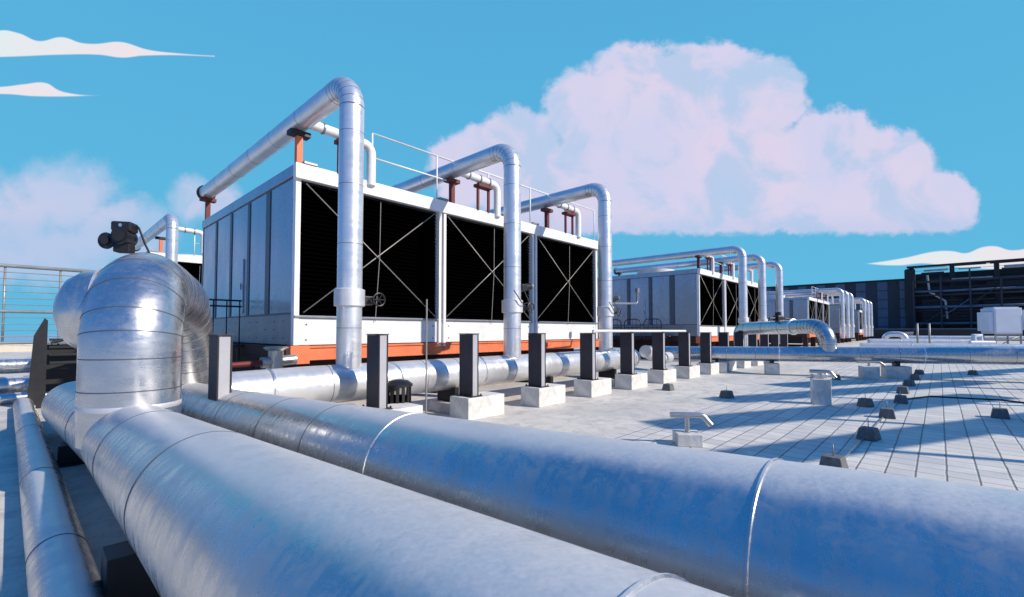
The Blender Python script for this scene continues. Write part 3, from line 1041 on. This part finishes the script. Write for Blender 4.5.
sup = make_support()
sup_dark = make_support('darkred')
stn = make_stand()
first = True
for k, (u, v, sc, lab) in enumerate(riser_specs):
    o = rz if k == 0 else copy_tree(rz)
    o.location = W(u, v)
    o.scale = (1, 1, sc)
    tag(o, lab, 'riser pipe', 'silver riser pipes bent over the towers')
    where = lab.split(' riser pipe')[0]
    short = ['nearest riser', 'middle riser of the near tower', 'right-end riser of the near tower', 'first riser of the second tower', 'second riser of the second tower',
             'third riser of the second tower', 'left riser of the third tower', 'middle riser of the third tower', 'right riser of the third tower', 'left riser of the fourth tower',
             'middle riser of the fourth tower', 'right riser of the fourth tower', 'white riser left of the near tower'][k]
    if k in (0, 1, 2, 3, 4, 6, 7, 9, 10, 12):
        s1 = sup if k == 0 else (copy_tree(sup) if k == 12 else (sup_dark if k == 1 else copy_tree(sup_dark)))
        s1.location = W(u, v - 2.2)
        tag(s1, ('orange' if k in (0, 12) else 'dark red') + ' cradle on the front roof edge, holding the ' + short, 'pipe support', 'cradles under overhead pipes')
        if k < 5 or k == 12:
            s2 = copy_tree(sup if k in (12,) else sup_dark)
            s2.location = W(u, v - 9.0)
            tag(s2, ('orange' if k == 12 else 'dark red') + ' cradle on the rear roof edge, holding the ' + short, 'pipe support', 'cradles under overhead pipes')
    if k in (0, 1, 2, 3, 4, 6, 7, 9, 10):
        s3 = stn if k == 0 else copy_tree(stn)
        s3.location = W(u + 0.95, v - 2.0)
        tag(s3, 'dark red stand under the branch of the ' + short, 'pipe stand', 'dark red stands under the branch pipes')

# electric actuators on the second and third near risers
def small_actuator(u, z, label):
    t = thing('valve_actuator', W(u, HV, z), ANG, label, 'actuator', 'black actuators on the tall risers')
    MB().box(0.24, 0.40, -0.12, 0.06, -0.08, 0.08, 0.02).build('gearbox', M['blackgear'], t)
    MB().tube([(0.40, -0.03, 0.02), (0.60, -0.03, 0.05)], 0.08, 16).build('motor', M['blackgear'], t)
    MB().tube([(0.60, -0.03, 0.05), (0.66, -0.03, 0.055)], 0.07, 16).build('end_cover', M['cast'], t)
    b = MB()
    b.tube(fillet([(0.3, -0.1, -0.06), (0.28, -0.28, -0.35), (0.0, -0.33, -0.42), (-0.2, -0.24, -0.1)], 0.12, 5), 0.012, 8)
    b.build('cable', M['blackgear'], t)


small_actuator(7.68, 2.62, 'black actuator with looping cable on the middle riser')
small_actuator(11.72, 2.55, 'black actuator with looping cable on the riser at the right end')

# cast valve under the near tower corner
v = thing('gate_valve', W(2.98, -9.0), ANG, 'silver cast valve under the left corner of the near cooling tower', 'valve')
MB().tube([(-0.05, 0.0, 1.02), (0.55, 0.0, 1.06)], 0.10, 20).build('body', M['cast'], v)
MB().tube([(0.20, 0.0, 0.9), (0.20, 0, 1.24)], 0.13, 20).build('bonnet', M['cast'], v)
MB().tube([(0.20, 0, 1.24), (0.20, 0, 1.29), (0.20, 0, 1.31)], 0.2, 20, radii=[0.15, 0.22, 0.18]).build('cap', M['cast'], v)
MB().tube([(-0.05, 0, 1.02), (-0.7, 0, 1.0)], 0.05, 12).build('inlet', M['darkred'], v)
MB().tube([(-0.18, 0, 0), (-0.18, 0, 0.99)], 0.03, 8).build('leg', M['blackgear'], v)

# black balustrade and platform beside the near tower
g = thing('service_platform', W(2.45, -14.0), ANG, 'small platform with black railing against the side of the near cooling tower', 'platform')
MB().box(-0.1, 1.1, -1.9, 1.9, 1.22, 1.27, 0.003).build('grating', M['steel'], g)
for x, y in ((-0.05, -1.85), (-0.05, 1.85), (1.0, -1.85), (1.0, 1.85)):
    MB().box(x - 0.03, x + 0.03, y - 0.03, y + 0.03, 0, 1.218).build('leg', M['steel'], g)
b = MB()
for zz in (2.32, 2.18):
    b.tube([(-0.07, -1.85, zz), (-0.07, 1.85, zz)], 0.02, 8)
    b.tube([(-0.07, -1.85, zz), (1.05, -1.85, zz)], 0.02, 8)
for i in range(14):
    y = -1.85 + 3.7 * i / 13
    b.tube([(-0.07, y, 1.27), (-0.07, y, 2.32)], 0.014 if i % 3 else 0.024, 6)
for i in range(1, 5):
    b.tube([(-0.07 + i * 0.27, -1.85, 1.27), (-0.07 + i * 0.27, -1.85, 2.32)], 0.014, 6)
b.build('railing', M['steel'], g)

# platform with hooped railing beside the second tower
g = thing('service_platform', W(23.2, -13.2), ANG, 'low platform with dark hooped railing beside the second cooling tower', 'platform')
MB().box(0, 1.1, -2.4, 2.4, 1.22, 1.27, 0.003).build('grating', M['steel'], g)
for x, y in ((0.05, -2.3), (0.05, 2.3), (1.0, -2.3), (1.0, 2.3)):
    MB().box(x - 0.03, x + 0.03, y - 0.03, y + 0.03, 0, 1.218).build('leg', M['steel'], g)
b = MB()
for q in range(4):
    y0 = -2.35 + q * 1.2
    b.tube(fillet([(0.03, y0, 1.27), (0.03, y0, 2.25), (0.03, y0 + 1.0, 2.25), (0.03, y0 + 1.0, 1.27)], 0.25, 5), 0.025, 8)
    b.tube([(0.03, y0, 1.8), (0.03, y0 + 1.0, 1.8)], 0.02, 6)
    for kk in (1, 2, 3):
        b.tube([(0.03, y0 + kk * 0.25, 1.27), (0.03, y0 + kk * 0.25, 2.25)], 0.012, 6)
b.build('railing', M['steel'], g)
# cranked conduit arm between the third riser and second tower
b = MB()
b.tube(fillet([(0, 0, 2.42), (1.75, 0, 2.50), (1.75, 0, 2.9)], 0.12, 5), 0.035, 12)
b.box(1.68, 1.82, -0.05, 0.05, 2.85, 3.0)
o = b.build('conduit_arm', M['panel_low'], loc=W(11.93, -7.2), rotz=ANG)
tag(o, 'pale cranked conduit arm to the right of the third tall riser', 'conduit')

# flange fittings beyond the header end
fp = fillet([W(13.6, -6.9, 0.95), W(14.9, -7.0, 0.66), W(16.4, -7.4, 0.62)], 0.3, 6)
pipe_thing('branch_elbow', fp, 0.2, M['clad_dull'], 'short pale elbow pipe beyond the end of the bright header pipe', 'pipe', None, bands=[0.6, 1.6], n=32)

# ------------------------------------------------------------------ long pipe C across the right
C1 = Vector((7.04, 18.0, 0.72))
C3 = Vector((15.9, 14.1, 0.82))
dC = (C3 - C1).normalized()
cs = C1 - dC * 0.75
pathC = fillet([cs + Vector((-0.5, 1.7, -0.02)), cs, C1 + dC * 4, C3, C3 + dC * 14], [0.5, 0, 0], 8)
lC = lambda X: near_s(pathC, C1 + dC * ((X - C1.x) / dC.x))
rootC, locC, offC = pipe_thing('long_pipe', pathC, 0.275, M['clad_blue'], 'long straight silver pipe crossing the right half over the paving', 'pipe', None,
    bands=[lC(9.8), lC(13.6), lC(17.6)], seams=[lC(x) for x in (8.2, 9.1, 10.8, 12.0, 13.0, 14.6, 15.6, 16.6)], n=40, band_w=0.05)
# gooseneck rising from C and turning back to the second tower row
q = C1 + dC * ((11.2 - C1.x) / dC.x)
gk = q.y / 1.0
g0 = Vector((q.x, q.y, q.z + 0.1))
g1 = Vector((q.x, q.y, 1.79))
X2, Y2 = (742 - 512) / 455 * 20.2, 20.2
g2 = Vector((X2 - 0.1, Y2, 1.70))
g3 = Vector((X2 - 0.9, Y2 + 1.1, 0.6))
pathG = fillet([g0, g1, g2, Vector((X2 - 0.1, Y2, 0.4))], [0.62, 0.3], 12)
LG = path_len(pathG)
off = offC
locG = [p - off for p in pathG]
bG = MB()
bG.tube(locG, 0.27, 40)
for s in [0.25 + 0.14 * k for k in range(11)] + [2.6, 3.4, LG - 1.6, LG - 1.2]:
    bG.ring(locG, s, 0.27, 0.012, 0.005, 40, mi=1)
bG.build('gooseneck', [M['clad_blue'], M['seam']], rootC)
MB().ring(locG, 2.05, 0.27, 0.09, 0.04, 40).build('flange', M['band'], rootC)
ta = at_len(pathG, 2.75)
t = thing('valve_actuator', ta + Vector((0, 0, 0.27)), rad(20), 'small black actuator on top of the silver gooseneck', 'actuator')
MB().box(-0.14, 0.16, -0.12, 0.12, 0.0, 0.2, 0.03).build('gearbox', M['blackgear'], t)
MB().tube([(0.0, 0, 0.2), (0.0, 0, 0.34), (0, 0, 0.36)], 0.12, 16, radii=[0.12, 0.11, 0.05]).build('dome', M['blackgear'], t)
MB().tube([(-0.12, 0, 0.1), (-0.48, 0, 0.08)], 0.045, 12).build('stem', M['blackgear'], t)
MB().tube([(0.3, 0, 0.08), (0.62, 0, 0.06)], 0.05, 12).build('motor', M['blackgear'], t)

# concrete blocks under C
for k, (X, wd, lab) in enumerate(((7.9, 0.7, 'concrete block under the left end of the long silver pipe'),
                                  (9.6, 0.45, 'small concrete block under the long silver pipe below the gooseneck'),
                                  (12.95, 0.7, 'wide grey concrete block with clamp under the middle of the long silver pipe'),
                                  (18.5, 0.9, 'concrete block under the right part of the long silver pipe'))):
    p = C1 + dC * ((X - C1.x) / dC.x)
    t = thing('pipe_block', Vector((p.x, p.y, 0)), math.atan2(dC.y, dC.x), lab, 'concrete block', 'blocks under the long pipe')
    MB().box(-wd / 2, wd / 2, -0.25, 0.25, 0, 0.42, 0.015).build('block', M['concrete'], t)
    b = MB().box(-0.06, 0.06, -0.2, 0.2, 0.422, p.z - 0.24, 0.004)
    b.build('clamp', M['steel'], t)

# ------------------------------------------------------------------ vents on blocks


def vent(u, v, bw, bh, ph, arm, label, rot=0.0):
    t = thing('roof_vent', W(u, v, 0.004), rot, label, 'vent', 'bent vent pipes on concrete blocks')
    MB().box(-bw / 2, bw / 2, -bw / 2, bw / 2, 0, bh, 0.01).build('concrete_block', M['concrete'], t)
    if ph:
        MB().tube([(0, 0, bh), (0, 0, bh + ph)], 0.032, 14).build('stem', M['cast'], t)
        pts = fillet([(-arm * 0.55, 0, bh + ph), (arm * 0.5, 0, bh + ph), (arm * 0.75, -0.02, bh + ph - 0.13)], 0.08, 6)
        MB().tube(pts, 0.04, 16).build('outlet', M['cast'], t)
        MB().tube([(0, 0, bh), (0, 0, bh + 0.012)], 0.06, 14).build('foot_plate', M['cast'], t)
    return t


vent(6.42, -2.63, 0.34, 0.17, 0.24, 0.42, 'bent metal vent on a low white block just beyond the second thick pipe', rad(-8))
vent(11.95, -1.93, 0.34, 0.55, 0.16, 0.36, 'tall white block with a small bent vent on top, standing on the paving', rad(-25))
vent(19.3, -1.75, 0.46, 0.42, 0.14, 0.6, 'squat white block with a low crossbar beneath the long silver pipe', rad(-20))
vent(18.6, -3.05, 0.40, 0.12, 0.10, 0.3, 'small far block with a stub vent left of the tall white block', rad(-20))

# ballast blocks carrying the lightning conductor


def make_ballast():
    t = thing('ballast_block', W(0, 0), ANG)
    MB().box(-0.135, 0.135, -0.125, 0.125, 0, 0.17, 0.012, taper=0.032).build('block', M['rubber'], t)
    MB().tube([(0, 0, 0.17), (0, 0, 0.30)], 0.006, 6).build('clip_rod', M['rod'], t)
    return t


bl = make_ballast()
spots = [(6.35, -0.92, 'dark ballast block nearest the second thick pipe, with a twin clip'),
         (8.55, -0.80, 'grey ballast block second nearest on the paving in the left line'),
         (10.9, -0.74, 'grey ballast block third in the left line on the paving'),
         (12.2, -1.18, 'grey ballast block fourth in the left line, set slightly left'),
         (13.3, -0.66, 'dark ballast block fifth in the left line'),
         (15.4, -0.72, 'dark ballast block sixth in the left line'),
         (17.6, -0.68, 'small ballast block seventh in the left line'),
         (20.0, -0.62, 'small ballast block eighth in the left line'),
         (22.6, -0.58, 'tiny ballast block near the long silver pipe in the left line'),
         (12.3, 0.78, 'lone dark ballast block far right on the paving'),
         (23.6, 0.85, 'tiny ballast block at the right beneath the long silver pipe'),
         (11.5, -3.75, 'ballast block alone on the smooth roof right of the posts'),
         (11.9, -5.38, 'ballast block touching the row of navy posts'),
         (18.2, -2.5, 'small ballast block left of the squat white block')]
for k, (u, v, lab) in enumerate(spots):
    o = bl if k == 0 else copy_tree(bl)
    o.location = W(u, v, 0.005)
    o.rotation_euler = (0, 0, ANG + random.uniform(-.25, .25))
    tag(o, lab, 'ballast block', 'ballast blocks holding the conductor')
b = MB()
pts = []
for (u, v) in ((4.4, -0.98), (6.3, -0.92), (8.5, -0.85), (10.8, -0.79), (13.3, -0.71), (15.4, -0.77), (17.6, -0.73), (22.6, -0.63)):
    pts.append(Vector((u, -v, 0.02)))
b.tube(pts, 0.014, 8)
o = b.build('conductor_cable', M['cast'], rotz=ANG)
tag(o, 'bare lightning conductor lying on the paving from block to block', 'cable')
b = MB()
b.tube([Vector((14.0, 0.6, 0.02)), Vector((15.0, 0.2, 0.02)), Vector((15.3, -1.0, 0.02)), Vector((14.4, -2.4, 0.02)), Vector((12.5, -4.0, 0.02))], 0.02, 8)
o = b.build('conductor_cable', M['blackgear'], rotz=ANG)
tag(o, 'dark cable lying across the paving towards the right edge', 'cable')

# ------------------------------------------------------------------ wire fence and steps at the left
fe = thing('wire_fence', W(-9, -16.2), ANG, 'galvanised wire fence on the left with three rails against the sky', 'fence')
for zz, r in ((3.16, 0.045), (2.07, 0.04), (1.31, 0.035)):
    MB().tube([(0, 0, zz), (10.6, 0, zz)], r, 10).build('rail', M['grey_steel'], fe)
b = MB()
for i in range(1, 12):
    zz = 1.31 + (3.16 - 1.31) * i / 12
    b.tube([(0, 0.0, zz), (10.6, 0.0, zz)], 0.011, 6)
b.build('wires', M['grey_steel'], fe)
for i in range(12):
    x = 0.15 + i * 0.94
    MB().tube([(x, 0.02, 0.0 if i % 2 == 0 else 1.31), (x, 0.02, 3.16)], 0.022, 8).build('post', M['grey_steel'], fe)

stp = thing('roof_steps', W(-0.05, -13.6), ANG, 'dark metal steps with a tall slanted side plate behind the thick pipe', 'steps')
MB().poly([(0.08, 0, 0.0), (0.35, 0, 0.0), (0.35, 0, 1.82), (0.30, 0, 1.87), (0.15, 0, 1.5)], (0, 0.04, 0)).build('side_plate', M['blackgear'], stp)
for k in range(4):
    MB().box(0.4, 2.2, 0.1 + k * 0.25, 0.36 + k * 0.25, 0.9 + k * 0.16, 0.95 + k * 0.16, 0.004).build('tread', M['steel'], stp)
MB().box(0.36, 2.3, 1.15, 1.2, 0.0, 1.30).build('riser_panel', M['steel'], stp)
MB().tube([(0.4, 0.0, 1.35), (1.6, 0.0, 1.75), (2.3, 0.0, 1.80)], 0.03, 8).build('handrail', M['steel'], stp)

# ------------------------------------------------------------------ distant buildings
UB = 125.0
bd = thing('clad_building', W(UB + 1, 0), ANG, 'long dark building with pale vertical strips behind the far towers', 'building')
MB().box(0, 14, 3.4, 50, 0, 12.3).build('wall', M['far_grey'], bd)
MB().box(-0.2, 14.2, 3.2, 50.2, 12.303, 12.6).build('parapet', M['far_dark'], bd)
for k in range(12):
    y = 4.2 + k * 3.7
    b = MB()
    for j in range(6):
        b.box(-0.1, 0.1, y, y + 1.7, 0.6 + j * 1.95, 2.4 + j * 1.95)
    b.build('window_strip', M['far_stripe'], bd)

sc = thing('louvred_screen', W(UB - 1, 0), ANG, 'tall black open steel screen structure with uneven slats at the far right', 'building')
hL = 14.6
for k in range(9):
    y = 3.9 - k * 6.0
    MB().box(-0.25, 0.25, y - 0.35, y + 0.35, 0, hL - 0.1).build('column', M['far_dark'], sc)
MB().box(2.5, 2.9, -21.0, 4.7, 0, 13.4).build('back_wall', M['far_dark'], sc)
MB().box(-0.6, 10, -48.5, 3.4, 9.9, 10.4).build('floor_slab', M['far_dark'], sc)
MB().box(-0.6, 0.3, -48.5, 4.6, hL - 0.12, hL + 0.25, 0.05).build('top_beam', M['far_dark'], sc)
MB().box(-0.7, 0.1, 3.3, 5.0, 0, hL - 0.3, 0.3).build('end_wall', M['far_dark'], sc)
random.seed(11)
for lvl in range(22):
    z = 1.2 + lvl * 0.62
    b = MB()
    b.box(-0.41, -0.38, -48.5, 4.5, z + 0.1, z + 0.16)
    y = 2.4
    while y > -48:
        ln = random.uniform(3, 9)
        top_zone = z > 10.3
        if random.random() < (0.55 if top_zone else 0.8):
            b.box(-0.5 + random.uniform(-.2, .2), -0.42, y - ln, y, z, z + (0.40 if top_zone else 0.46), rot=Matrix.Rotation(random.uniform(-.002, .002), 3, 'X'))
        y -= ln + random.uniform(0.1, 0.6)
    b.build('slats', M['far_dark'], sc)
for (y0, y1, z0, z1) in ((2.0, -1.5, 13.5, 13.9), (-3, -6, 13.5, 13.8), (-9, -14.5, 13.2, 13.8), (-17, -19, 12.7, 13.2), (-2, -7.5, 11.5, 11.9), (-14, -17, 11.9, 12.2),
                         (-19, -26, 10.2, 10.7), (-24, -31, 12.6, 13.5), (-6, -9, 4.9, 5.1), (-10, -12, 4.3, 4.5)):
    MB().box(-0.75, -0.62, y1, y0, z0, z1).build('pale_panel', M['far_pale'], sc)

# open framing and pipe tiers standing proud of the screen
for k in range(6):
    y = 3.6 - k * 4.0
    MB().box(-3.2, -2.95, y - 0.12, y + 0.12, 0, 11.5 + (k % 3) * 0.9).build('front_column', M['far_grey'], sc)
    if k < 5:
        b = MB()
        z0 = 2.0 + (k % 3) * 2.4
        b.tube([(-3.3, y - 0.2, z0), (-3.3, y - 3.8, z0 + 3.2)], 0.09, 6)
        b.build('diagonal_brace', M['far_stripe'] if k % 2 else M['far_grey'], sc)
for z, r, m_, y1 in ((3.1, 0.22, 'far_stripe', -24), (5.6, 0.16, 'far_grey', -24), (6.3, 0.28, 'far_stripe', -17), (8.6, 0.16, 'far_grey', -24), (9.4, 0.24, 'far_stripe', -12), (11.3, 0.2, 'far_grey', -24)):
    MB().tube([(-2.7, 3.4, z), (-2.7, y1, z)], r, 8).build('pipe_tier', M[m_], sc)
MB().tube(fillet([(-2.6, 1.5, 12.6), (-2.6, 1.2, 9.2), (-2.6, -1.0, 7.4), (-2.6, -1.2, 4.0)], 0.6, 4), 0.17, 8).build('bent_duct', M['far_pale'], sc)

# white air-handling cabinets on a frame in front of the screen
def cabinet(px, Y, wd, ht, z0, lab):
    X = (px - 512) / 455 * Y
    t = thing('air_handler', Vector((X, Y, 0)), rad(-12), lab, 'air unit', 'white air units on frames')
    MB().box(-wd / 2, wd / 2, -0.8, 0.8, z0, z0 + ht, 0.05).build('housing', M['cabinet'], t)
    MB().box(-wd / 2 - 0.35, -wd / 2 - 0.003, -0.7, 0.7, z0 + 0.25, z0 + ht - 0.35, 0.04).build('inlet_hood', M['cabinet'], t)
    MB().box(-wd / 2 + 0.1, wd / 2 - 0.1, -0.812, -0.803, z0 + 0.12, z0 + ht - 0.12, 0.003).build('access_panel', M['cabinet'], t)
    MB().box(-wd / 2 + 0.1, wd / 2 - 0.1, -0.6, 0.6, z0 + ht + 0.003, z0 + ht + 0.09, 0.02).build('lid', M['cabinet'], t)
    for x in (-wd / 2 + 0.1, wd / 2 - 0.1):
        for y in (-0.7, 0.7):
            MB().box(x - 0.05, x + 0.05, y - 0.05, y + 0.05, 0, z0).build('leg', M['rod'], t)
    b = MB()
    b.tube([(-wd / 2 + 0.1, -0.74, 0.15), (wd / 2 - 0.1, -0.74, z0 - 0.1)], 0.04, 6)
    b.box(-wd / 2, wd / 2, -0.76, -0.70, z0 - 0.13, z0 - 0.003)
    b.build('brace', M['rod'], t)
    return t


cabinet(1001, 42, 2.1, 2.35, 1.35, 'pale blue-white air unit on a braced frame before the black screen')
cabinet(1052, 41, 2.8, 2.45, 1.45, 'white air unit cut by the right edge of the picture')

# low pipework clutter behind pipe C
def low_pipe(x0, x1, Y0, Y1, z, r, lab, m='clad_bright'):
    a = Vector(((x0 - 512) / 455 * Y0, Y0, z))
    b_ = Vector(((x1 - 512) / 455 * Y1, Y1, z))
    return pipe_thing('low_pipe', [a, a.lerp(b_, .5), b_], r, M[m], lab, 'pipe', 'low pipes beyond the long silver pipe', bands=[(b_ - a).length * .3], n=20, band_w=0.08)


low_pipe(868, 975, 38, 36, 0.72, 0.24, 'low pale pipe between the far risers and the white fitting')
low_pipe(905, 1060, 46, 42, 0.95, 0.18, 'thin low pipe running in front of the black screen')
low_pipe(860, 1040, 30, 27, 0.62, 0.2, 'low silver pipe just above the long pipe at the right')
ga = Vector(((884 - 512) / 455 * 44, 44, 0.3))
gb = Vector(((905 - 512) / 455 * 43, 43, 0.3))
pg = fillet([ga, ga + Vector((0, 0, 1.0)), gb + Vector((0, 0, 1.0)), gb], 0.55, 8)
pipe_thing('pipe_loop', pg, 0.26, M['clad_bright'], 'small arched silver pipe loop right of the farthest tower', 'pipe', None, bands=[1.4], n=20)
# white fitting
t = thing('valve_station', Vector(((977 - 512) / 455 * 34, 34, 0)), 0, 'small white valve fitting standing behind the long silver pipe', 'valve')
MB().box(-0.45, 0.45, -0.3, 0.3, 0.0, 0.9, 0.06).build('box', M['cabinet'], t)
MB().tube([(-0.3, 0, 0.9), (-0.3, 0, 1.25), (0.2, 0, 1.25), (0.2, 0, 0.9)], 0.16, 14).build('loop', M['cabinet'], t)
MB().tube([(-0.9, -0.3, 0.75), (0.9, -0.3, 0.75)], 0.14, 14).build('pipe', M['cabinet'], t)
for k, px in enumerate((917, 929)):
    b = MB()
    b.tube([(0, 0, 0), (0, 0, 2.2)], 0.07, 8)
    o = b.build('short_mast', M['rod'], loc=Vector(((px - 512) / 455 * 36, 36, 0)))
    tag(o, ['left one of two short bare masts before the black screen', 'right one of two short bare masts before the black screen'][k], 'mast', 'short masts')
# dark baluster fence far behind, left of the screen
fe2 = thing('low_railing', W(66, -3.0), ANG, 'low grey picket railing in front of the far cooling towers', 'railing')
b = MB()
for i in range(26):
    b.box(i * 1.1 - 0.06, i * 1.1 + 0.06, -0.05, 0.05, 0, 1.5)
b.build('pickets', M['panel_low'], fe2)
MB().box(-0.1, 27.8, -0.09, -0.055, 1.3, 1.4).build('rail', M['panel_low'], fe2)
fe3 = thing('equipment_wall', W(112, 20), ANG, 'low dark equipment wall along the foot of the black screen', 'wall')
MB().box(0, 1.0, -30, 38, 0, 1.9).build('wall', M['far_dark'], fe3)
MB().box(-0.1, 1.1, -30.1, 38.1, 1.903, 2.05).build('coping', M['far_stripe'], fe3)

# unseen rack added right of the view, placed to throw shade streaks
DR = Vector((0.93, 0.36, 0)).normalized()
PR = Vector((DR.y, -DR.x, 0))
rk = thing('shade_rack', Vector((12, 7, 0)), math.atan2(DR.y, DR.x), 'unseen overhead rack added beyond the right edge to throw shade streaks', 'duct rack')
inv = Matrix.Rotation(-math.atan2(DR.y, DR.x), 3, 'Z')
for k, (px, py, hh, wd) in enumerate(((660, 462, 4.2, 0.5), (650, 424, 4.6, 0.7), (700, 400, 4.9, 0.6), (760, 386, 5.2, 0.8), (960, 436, 4.0, 0.8), (850, 379, 5.6, 0.7))):
    Yf = 455 * H / (py - 331)
    Xf = (px - 512) / 455 * Yf
    c = Vector((Xf, Yf, 0)) + SUN_H * (hh / math.tan(SUN_EL))
    p = inv @ (c - Vector((12, 7, 0)))
    MB().box(p.x - 0.3 + 0.25 * min(k, 5), p.x + (9 + 0.8 * k if k < 6 else 6), p.y - wd / 2, p.y + wd / 2, hh - 0.35, hh, 0.02).build('duct', M['clad_dull'], rk)
    for x in (p.x + 2.5, p.x + 8):
        MB().box(x - 0.06, x + 0.06, p.y - 0.06, p.y + 0.06, 0, hh - 0.352).build('leg', M['steel'], rk)
